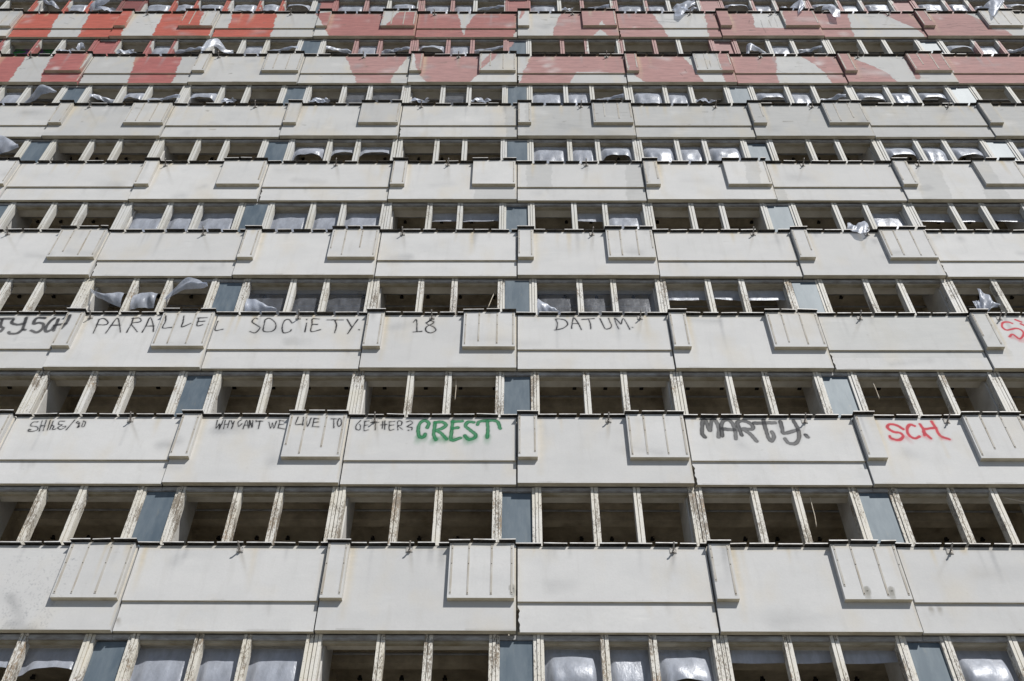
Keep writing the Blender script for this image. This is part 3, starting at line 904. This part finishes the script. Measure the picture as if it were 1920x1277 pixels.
# ------------------------------------------------------------------ rooms behind the windows
for n in range(-1, 8):
    oz = zrow(n)
    X0, X1 = KMIN * W, (KMAX + 1) * W
    b = MB()   # slab above the window of row n, with its down-stand ribs and hangers
    cz = H + 0.50
    b.box((X0, 0.125, cz), (X1, 6.2, cz + 0.30), 0)
    b.box((X0, 1.55, H + 0.26), (X1, 1.80, cz), 0, skip=('top',))
    b.box((X0, 3.3, H + 0.22), (X1, 3.6, cz), 0, skip=('top',))
    lo, hi = KR[max(n, 0)]
    for k in range(lo, hi + 1):
        for q in range(4):
            x = k * W + 0.5 + 0.85 * q + random.uniform(-0.12, 0.12)
            for y in (1.08, 2.45):
                b.box((x - 0.025, y, cz - 0.06), (x + 0.025, y + 0.05, cz), 1, skip=('top',))
                b.box((x - 0.045, y - 0.012, cz - 0.085), (x + 0.045, y + 0.062, cz - 0.06), 1)
    b.build("ceiling_slab", [CEIL, DARK], block, (0, 0, oz))
    b = MB()
    b.box((X0, 0.325, H - 0.03), (X1, 0.60, cz - 0.002), 0, skip=('top',))
    b.build("edge_beam", [BEAM], block, (0, 0, oz))
    b = MB()
    hh = H + random.uniform(0.20, 0.32)
    b.tube([(X0, 0.78, hh), (X1, 0.78, hh)], 0.055, 0, 10)
    b.tube([(X0, 1.32, hh + 0.1), (X1, 1.32, hh + 0.1)], 0.025, 0, 8)
    b.build("ceiling_pipe", [RAIL], block, (0, 0, oz))
    b = MB()
    b.box((X0, 0.135, 0.92), (X1, 6.2, 0.945), 0)
    b.box((X0, 0.122, 0.945), (X1, 0.30, 1.79), 0)
    b.build("floor_slab", [FLOORM], block, (0, 0, oz))
    for k in range(lo, hi + 2):
        b = MB()
        t = 0.17 if k % 2 else 0.42
        b.box((k * W - t, 0.325, 0.945), (k * W + t, 0.62 + 0.0, H - 0.032), 0)
        b.box((k * W - t, 0.602, H - 0.03), (k * W + t, 1.12, cz - 0.004), 0)
        b.box((k * W - t, 0.62, 0.945), (k * W + t, 1.12, H - 0.03), 0, skip=('front', 'top'))
        if (k + n) % 2 == 0 or k % 3 == 0:
            b.box((k * W - 0.05, 1.12, 0.945), (k * W + 0.05, 6.2, cz - 0.004), 1)
        b.build("partition_wall", [WALLM, CEIL], block, (0, 0, oz))
b = MB()
b.box((KMIN * W, 6.21, zrow(-2)), ((KMAX + 1) * W, 6.4, zrow(9)), 0)
b.build("corridor_wall", [CEIL], block)
# storeys beyond the frame: below, above and to both sides
b = MB()
b.box((KMIN * W, 0.0, 0.0), ((KMAX + 1) * W, 6.2, zrow(-1) - H + 1.8), 0)
b.box((KMIN * W, 0.0, zrow(-1)), ((KMAX + 1) * W, 0.118, zrow(-1) + 1.8), 0)
b.box((KMIN * W, 0.13, zrow(-2) + 1.8), ((KMAX + 1) * W, 0.2, zrow(-1)), 2)
b.build("lower_storeys", [CONC, SOFF, DARK], block)
b = MB()
for k in range(KMIN, KMAX + 1):
    b.box((k * W + 0.013, 0.0, zrow(8)), ((k + 1) * W - 0.013, 0.118, zrow(8) + 1.8), 0, skip=('bottom',))
    b.add([(k * W + 0.013, 0, zrow(8)), ((k + 1) * W - 0.013, 0, zrow(8)), ((k + 1) * W - 0.013, 0.118, zrow(8)), (k * W + 0.013, 0.118, zrow(8))], [(3, 2, 1, 0)], 1)
b.box((KMIN * W, 0.125, zrow(8) + 0.7), ((KMAX + 1) * W, 6.2, zrow(8) + 2.4), 0)
b.build("parapet", [CONC, SOFF], block)
b = MB()
for n in range(8):
    lo, hi = KR[n]
    for k in list(range(KMIN, lo)) + list(range(hi + 1, KMAX + 1)):
        b.box((k * W + 0.013, 0.0, zrow(n)), ((k + 1) * W - 0.013, 0.118, zrow(n) + 1.82), 0)
        b.box((k * W, 0.17, zrow(n) + 1.8), ((k + 1) * W, 0.2, zrow(n + 1)), 1)
b.build("side_bays", [CONC, DARK], block)

# a painted board standing inside one top-left window
b = MB()
P0, P1 = at(2, 98, 0.5), at(100, 98, 0.5)
zb, zt = zrow(6) + 2.55, float(at(np.array(40.0), np.array(84.0), 0.5)[2])
nx, nz_ = 120, 40
X, Z = np.meshgrid(np.linspace(P0[0] - 0.1, P1[0] + 0.1, nx), np.linspace(zb, zt, nz_), indexing='ij')
b.sheet(np.stack([X, np.full_like(X, 0.5), Z], -1), 0, False)
b.box((P0[0] - 0.1, 0.501, zb), (P1[0] + 0.1, 0.52, zt), 1)


def board_paint(V):
    rgba = np.zeros((len(V), 4)); x, z = V[:, 0] - P0[0], V[:, 2] - zb
    g = (z < zt - zb - 0.10 + 0.05 * np.sin(9 * x))
    rgba[g] = (0.02, 0.20, 0.04, 1)
    q = np.abs(np.sin(8 * x + 2.5 * np.sin(6 * z)) + np.sin(15 * z + 4 * x)) < 0.42
    rgba[g & q] = (0.22, 0.09, 0.30, 1)
    return rgba


bm_, N_, L_, B_ = new_mat("board_paint")
L_.new(add_paint(N_, L_, mix(N_, L_, 0.0, (0.03, 0.03, 0.035), (0, 0, 0))), B_.inputs["Base Color"])
bo = b.build("painted_board", [bm_, BOARD], block, (0, 0, 0), board_paint)
bo["label"] = "board covered in green and purple graffiti behind a window"

# ------------------------------------------------------------------ plastic sheets in the window openings
COPV = {n: float(px((0, -0.05, zrow(n) + 1.86))[1]) for n in range(-1, 8)}
ORD = ['zeroth', 'first', 'second', 'third', 'fourth', 'fifth', 'sixth', 'seventh', 'eighth', 'ninth', 'tenth', 'eleventh', 'twelfth']


def panes(k):
    s = [(0.492, 1.49), (1.64, 2.338), (2.484, 3.458)]
    return s if k % 2 == 0 else [(W - q[1], W - q[0]) for q in s[::-1]]


def folds(u, v, amp, seed):
    r = random.Random(seed)
    out = 0
    for _ in range(6):
        fu, fv, ph = r.uniform(3, 24), r.uniform(-5, 8), r.uniform(0, 6.3)
        out = out + np.sin(fu * u + fv * v + ph + 1.2 * np.sin(3 * v + ph)) / (4 + fu * 0.35)
    return amp * out


def pane_sheet(b, typ, x0, x1, n, seed):
    """local coordinates of the bay; z from the panel underside of row n"""
    r = random.Random(seed)
    zb = float(at(np.array(969.0), np.array(COPV[n]), 0.3)[2]) - zrow(n)     # lowest height seen over the coping
    if n == -1:
        zb = 2.47
    zt = H - 0.135
    nu, nv = 26, 22
    u, v = np.meshgrid(np.linspace(0, 1, nu), np.linspace(0, 1, nv), indexing='ij')   # v 0 = top
    e = 0.07
    X = (x0 - e) + (x1 - x0 + 2 * e) * u
    zend = zb - 0.30
    bulge = 0.0
    arch = np.sin(math.pi * np.clip(u, 0, 1))
    if typ in 'FG':
        Zl = np.full_like(u, zend); bulge = 0.03 if typ == 'G' else 0.07
    elif typ == 'B':
        Zl = np.full_like(u, zend); bulge = 0.19
    elif typ == 'A':
        Zl = zb - 0.12 + (0.15 + 0.06 * r.random()) * arch ** 0.6 + 0.08 * (u - 0.5) * r.uniform(-1, 1); bulge = 0.20
    elif typ == 'T':
        Zl = zt - (0.17 if n == -1 else 0.30) - 0.10 * np.sin(math.pi * u * 0.5 + r.uniform(0, 1.2)) ; bulge = 0.02
    elif typ == 'H':
        Zl = zt - 0.52 + 0.10 * arch + 0.06 * (u - 0.5); bulge = 0.10
    elif typ in 'DE':
        # the free hem blown up and out at one side; the rest still hangs from the head behind it
        k = b.bay
        top = px((k * W + x0, 0.31, zrow(n) + zt)), px((k * W + x1, 0.31, zrow(n) + zt))
        zl = (k * W + x0, 0.2, zrow(n) + zb - 0.1), (k * W + x1, 0.2, zrow(n) + zb - 0.1)
        bot = px(zl[0]), px(zl[1])
        hi_ = r.uniform(0.0, 0.22)
        ue = [(0.02, 0.82), (0.25, 0.66), (0.5, 0.50 + hi_ * 0.5), (0.72, 0.2 + hi_), (0.86, 0.06 + hi_), (0.98, 0.14 + hi_)]
        le = [(0.0, 1.15), (0.28, 1.02), (0.55, 0.82), (0.76, 0.50 + hi_ * 0.7), (0.9, 0.34 + hi_), (1.0, 0.30 + hi_)]
        if typ == 'E':
            ue = [(1 - a, c) for a, c in ue]; le = [(1 - a, c) for a, c in le]

        def P_(q):
            a, c = q
            t_ = top[0] + (top[1] - top[0]) * a; b__ = bot[0] + (bot[1] - bot[0]) * a
            return t_ + (b__ - t_) * c
        ribbon(b, n, k, [P_(q) for q in ue], [P_(q) for q in le], [0.27, 0.25, 0.2, 0.1, 0.04, 0.02], [0.27, 0.24, 0.16, 0.04, -0.04, -0.06], seed)
        return
    elif typ == 'C':
        # crumpled remnant lying over the sill
        c0, c1 = (0.02, 0.62) if r.random() < 0.5 else (0.12, 0.9)
        X = x0 + (x1 - x0) * (c0 + (c1 - c0) * (u + 0.08 * np.sin(6 * v + seed)))
        hgt = 0.06 + 0.20 * np.abs(np.sin(2.1 * u + seed)) * (1 - 0.6 * u)
        Z = zb - 0.2 + (hgt + 0.2) * (1 - v) + 0.03 * np.sin(19 * u + seed)
        Y = 0.10 + 0.17 * (1 - v) + folds(u, v, 0.09, seed) + 0.06 * np.sin(9 * u + 3 * v)
        b.sheet(np.stack([X, np.clip(Y, 0.02, 0.31), Z], -1))
        return
    else:
        return
    Z = zt + (Zl - zt) * v
    d = np.clip((zt - Z) / (zt - (zb - 0.05)), 0, 1)
    inner = np.clip(np.minimum(u - 0.07, 0.93 - u) / 0.12, 0, 1)
    X = np.clip(X, b.lim[0], b.lim[1])
    Y = (0.405 if n <= 3 else 0.33) - bulge * 1.15 * inner * np.clip(arch, 0, 1) ** 0.3 * np.sin(math.pi * 0.62 * d) ** 1.4
    fa = {'F': 0.034, 'G': 0.014, 'B': 0.045, 'A': 0.055, 'T': 0.015, 'H': 0.04}[typ]
    Y = Y + folds(u, v, fa, seed) * inner * (0.25 + 0.75 * d) - 0.008 * inner
    b.sheet(np.stack([X, np.minimum(Y, 0.41), Z], -1), 1 if typ == 'G' else 0)


def ribbon(b, n, k, up, dn, yu, yd, seed):
    """a loose flap: its upper and lower edges as seen in the photograph, each at its own distance in front of the facade"""
    up, dn = np.array(up, float), np.array(dn, float)
    nu, nv = 30, 12

    def along(p, y):
        y = np.broadcast_to(np.asarray(y, float), (len(p),))
        P = at(p[:, 0], p[:, 1], y) - np.array([k * W, 0, zrow(n)])
        s = np.concatenate([[0], np.cumsum(np.linalg.norm(np.diff(P, axis=0), axis=1))]); s /= s[-1]
        t = np.linspace(0, 1, nu)
        Q = np.stack([np.interp(t, s, P[:, i]) for i in range(3)], -1)
        for _ in range(2):
            Q[1:-1] = (Q[:-2] + 2 * Q[1:-1] + Q[2:]) / 4
        return Q
    A, B_ = along(up, yu), along(dn, yd)
    v = np.linspace(0, 1, nv)[None, :, None]
    P = A[:, None] * (1 - v) + B_[:, None] * v
    u2, v2 = np.meshgrid(np.linspace(0, 1, nu), np.linspace(0, 1, nv), indexing='ij')
    P[..., 1] += folds(u2, v2, 0.07, seed) - 0.06 * np.sin(math.pi * v2)
    P[..., 2] += folds(u2, v2, 0.02, seed + 5)
    b.sheet(P)


SHEETS = {
    -1: {-3: '-HH', -2: 'FFF', 0: 'AFA', 1: 'TTT', 2: 'AHA'},
    2: {-3: '---', -2: 'GGG', 0: 'GGG', 1: 'TTT', 3: '--A'},
    3: {-3: 'FFF', -2: 'FFF', -1: '-TT', 0: '-TF', 2: '--F', 3: 'TTT'},
    4: {-5: '---', -2: 'AHH', 0: 'FFA', 1: 'BFB', 3: 'ABA', 4: 'BF-'},
    5: {-5: '-F-', -4: 'EAD', -3: 'AC-', -2: 'CGG', -1: 'CGC', 0: 'FFD', 1: 'BFC', 2: 'AFD', 3: 'ABA'},
    6: {-5: '--C', -4: 'CFD', -3: '-FD', -2: 'EFD', -1: 'AFD', 2: '-FD', 4: 'AFD'},
    7: {-5: '-BC', -4: 'BBB', -3: 'BBA', -2: 'FFB', -1: 'FFD', 0: 'FCD', 1: 'FFC', 2: 'AFC', 3: 'AFB', 4: 'BBC', 5: 'A--'},
}
RIB = {
    (2, -3): [([(167, 540), (180, 549), (196, 551), (215, 547), (233, 549)], [(168, 545), (182, 558), (205, 568), (226, 577)], 0.15, 0.22),
              ([(250, 556), (266, 548), (282, 547), (297, 551)], [(243, 580), (258, 579), (274, 577), (288, 577)], 0.16, 0.24),
              ([(308, 566), (325, 545), (340, 529), (352, 520), (370, 523), (389, 534)], [(306, 572), (322, 556), (340, 545), (357, 541), (374, 541), (390, 536)], [0.2, 0.1, -0.02, -0.12, -0.2, -0.24], [0.24, 0.14, 0.0, -0.08, -0.16, -0.22])],
    (2, -2): [([(463, 560), (474, 561), (486, 565), (502, 572), (519, 578)], [(459, 588), (476, 588), (490, 588), (505, 588), (519, 585)], 0.16, 0.24)],
    (2, 0): [([(1008, 560), (1022, 568), (1030, 572), (1042, 580), (1051, 586)], [(1006, 590), (1018, 590), (1028, 590), (1038, 590), (1050, 590)], 0.18, 0.25)],
    (2, 3): [([(1832, 541), (1841, 547), (1853, 552), (1864, 566), (1876, 574)], [(1838, 584), (1845, 586), (1853, 584), (1860, 577), (1870, 576)], [0.12, 0.06, 0.02, 0.0, -0.04], [0.1, 0.05, 0.0, -0.03, -0.05]),
             ([(1823, 565), (1829, 564), (1835, 565)], [(1831, 585), (1835, 584), (1838, 582)], 0.12, 0.10)],
    (3, 2): [([(1588, 418), (1597, 420), (1603, 425), (1612, 416), (1622, 414)], [(1588, 432), (1600, 434), (1612, 437), (1622, 436), (1630, 433)], [0.2, 0.1, 0.05, 0.05, 0.1], [0.0, -0.08, -0.14, -0.16, -0.12])],
    (4, -5): [([(-30, 256), (-10, 252), (8, 256), (20, 261), (34, 272)], [(-30, 300), (-8, 292), (10, 286), (22, 280), (35, 275)], [0.1, 0, -0.1, -0.16, -0.2], [0.12, 0.0, -0.12, -0.2, -0.24])],
    (5, -5): [([(48, 193), (62, 178), (74, 161), (82, 158), (94, 164), (107, 172)], [(46, 196), (66, 186), (80, 177), (92, 175), (100, 176), (107, 174)], [0.24, 0.1, -0.05, -0.14, -0.18, -0.2], [0.25, 0.14, 0.0, -0.1, -0.16, -0.2])],
    (6, -3): [([(386, 78), (394, 73), (402, 71), (411, 74), (418, 84), (424, 92), (438, 96)], [(376, 100), (386, 92), (396, 86), (405, 87), (414, 95), (422, 101), (438, 102)], [-0.2, -0.22, -0.2, -0.12, 0.0, 0.1, 0.2], [-0.14, -0.2, -0.2, -0.12, 0.0, 0.12, 0.24])],
    (6, -5): [([(142, 92), (147, 83), (152, 80), (157, 82), (159, 88)], [(146, 96), (150, 93), (154, 92), (157, 92), (160, 92)], 0.04, 0.12)],
    (6, 2): [([(1399, 101), (1399, 85), (1404, 81), (1411, 84), (1420, 90), (1428, 92), (1437, 101)], [(1397, 104), (1404, 102), (1406, 95), (1412, 93), (1420, 95), (1428, 98), (1436, 103)], [0.1, 0.0, -0.06, -0.06, 0.0, 0.1, 0.2], [0.0, -0.05, -0.1, -0.08, 0.0, 0.1, 0.2])],
    (7, -5): [([(80, -2), (92, 4), (98, 0), (106, 8), (112, 17)], [(82, 4), (90, 9), (98, 10), (106, 15), (111, 18)], [0.05, -0.05, -0.1, -0.05, 0.1], [0.05, -0.05, -0.12, -0.05, 0.1]),
              ([(172, 10), (182, 0), (194, -6), (208, -8)], [(168, 20), (182, 15), (196, 9), (206, 2)], [0.1, -0.05, -0.15, -0.2], [0.18, 0.0, -0.12, -0.2])],
    (7, 3): [([(1543, 12), (1556, 8), (1566, 10), (1573, 18)], [(1540, 20), (1552, 17), (1562, 30), (1576, 31)], [0.2, 0.05, -0.08, -0.14], [0.1, -0.1, -0.2, -0.2])],
    (7, 4): [([(1844, 12), (1852, 4), (1862, -4), (1876, -6), (1884, 2)], [(1842, 19), (1852, 18), (1861, 32), (1866, 26), (1880, 8)], [0.15, 0.0, -0.1, -0.16, -0.18], [0.1, -0.1, -0.22, -0.22, -0.2])],
    (7, 1): [([(1262, 14), (1270, 8), (1284, 3), (1300, 0)], [(1266, 30), (1276, 30), (1290, 16), (1304, 8)], [0.15, 0, -0.1, -0.16], [-0.1, -0.16, -0.16, -0.2])],
    (7, 2): [([(1482, 14), (1492, 4), (1502, -3), (1508, 6)], [(1480, 20), (1496, 19), (1497, 26), (1506, 16)], [0.15, 0, -0.12, -0.16], [0.0, -0.12, -0.2, -0.2])],
}
ADJ = {'FFF': 'taut milky plastic sheet', 'GGG': 'dark see-through plastic sheet', 'TTT': 'narrow torn plastic strip hanging'}
used = set()
ROWWORD = {7: 'first', 6: 'second', 5: 'third', 4: 'fourth', 3: 'fifth', 2: 'sixth', 1: 'seventh', 0: 'eighth', -1: 'ninth'}
for n, bays in SHEETS.items():
    vm = (px((0, 0.12, zrow(n) + 2.6))[1] + px((0, 0.12, zrow(n) + H))[1]) / 2
    k0 = math.floor(float(at(np.array(0.0), np.array(vm), 0.12)[0]) / W)
    for k, types in bays.items():
        b = MB()
        b.bay = k
        b.lim = mirror((0.425, 3.425), k)
        for i, t in enumerate(types):
            if t != '-':
                x0, x1 = panes(k)[i]
                pane_sheet(b, t, x0, x1, n, 1000 + 97 * n + 13 * k + i)
        for j, (up, dn, yu, yd) in enumerate(RIB.get((n, k), [])):
            if (n, k) == (2, 3):
                b1 = MB()
                ribbon(b1, n, k, up, dn, yu, yd, 31 * n + 7 * k + j + 500)
                o = b1.build("plastic_scrap", [FILM, FILMC], None, (k * W, 0, zrow(n)))
                o["category"] = "plastic scrap"
                o["label"] = ("large crumpled silvery plastic scrap above the red spray-painted S" if j == 0
                              else "tiny folded plastic scrap left of the large silvery scrap, above the red S")
                continue
            ribbon(b, n, k, up, dn, yu, yd, 31 * n + 7 * k + j + 500)
        if not b.v:
            continue
        o = b.build("plastic_sheet", [FILM, FILMC], None, (k * W, 0, zrow(n)))
        o["category"] = "plastic sheet"
        o["group"] = "plastic sheets in the window openings"
        if types in ADJ:
            look = ADJ[types]
        elif any(c in 'DE' for c in types) or (n, k) in RIB:
            look = 'torn plastic sheet blowing outward'
        elif 'A' in types or 'H' in types:
            look = 'billowing plastic sheet with lifted hem'
        elif 'C' in types:
            look = 'crumpled plastic remnant'
        else:
            look = 'bulging white plastic sheet'
        if n == 2 and k == 0:
            look = 'dark plastic sheet with silvery tear'
        if n == 2 and k == 3:
            look = 'crinkled silvery plastic sheet'
        idx = k - k0 + 1
        o["label"] = "%s, %s window from left, %s window row from top" % (look, ORD[max(idx, 1)], ROWWORD[n])

# ------------------------------------------------------------------ loose laths and wires hanging in the windows
for nm, pts, y, r, lab in (
    ("hanging_lath", [(855, 706), (855, 728), (853, 750)], 0.26, 0.009, "thin pale lath hanging in the open window above the green word"),
    ("hanging_lath", [(1637, 718), (1643, 732), (1649, 748)], 0.26, 0.010, "bent pale lath dangling in the window right of a blue glass panel"),
    ("hanging_wire", [(1518, 930), (1523, 950), (1528, 968), (1531, 988)], 0.27, 0.009, "loose wire dangling in the eighth window row, right of the middle"),
    ("leaning_lath", [(928, 547), (922, 560), (915, 577)], 0.30, 0.012, "broken lath leaning in the window below the black number 18's storey"),
    ("fallen_lath", [(1880, 933), (1905, 938), (1935, 944)], 0.25, 0.010, "pale lath fallen across the window top at the right edge"),
):
    p = np.array(pts, float)
    t = np.linspace(0, 1, len(p)); tt = np.linspace(0, 1, 9)
    P = at(np.interp(tt, t, p[:, 0]), np.interp(tt, t, p[:, 1]), y)
    b = MB()
    b.tube(P - P[0], r, 0, 6)
    o = b.build(nm, [LATH], None, tuple(P[0]))
    o["label"] = lab if "number" not in lab else "broken lath leaning inside the open window above the black number 18"
    o["category"] = "wire" if "wire" in nm else "lath"

# ------------------------------------------------------------------ ground
gm = MB()
gm.add([(-400, -400, 0), (400, -400, 0), (400, 400, 0), (-400, 400, 0)], [(0, 1, 2, 3)])
g = gm.build("ground", [GROUNDM])
g["kind"] = "structure"
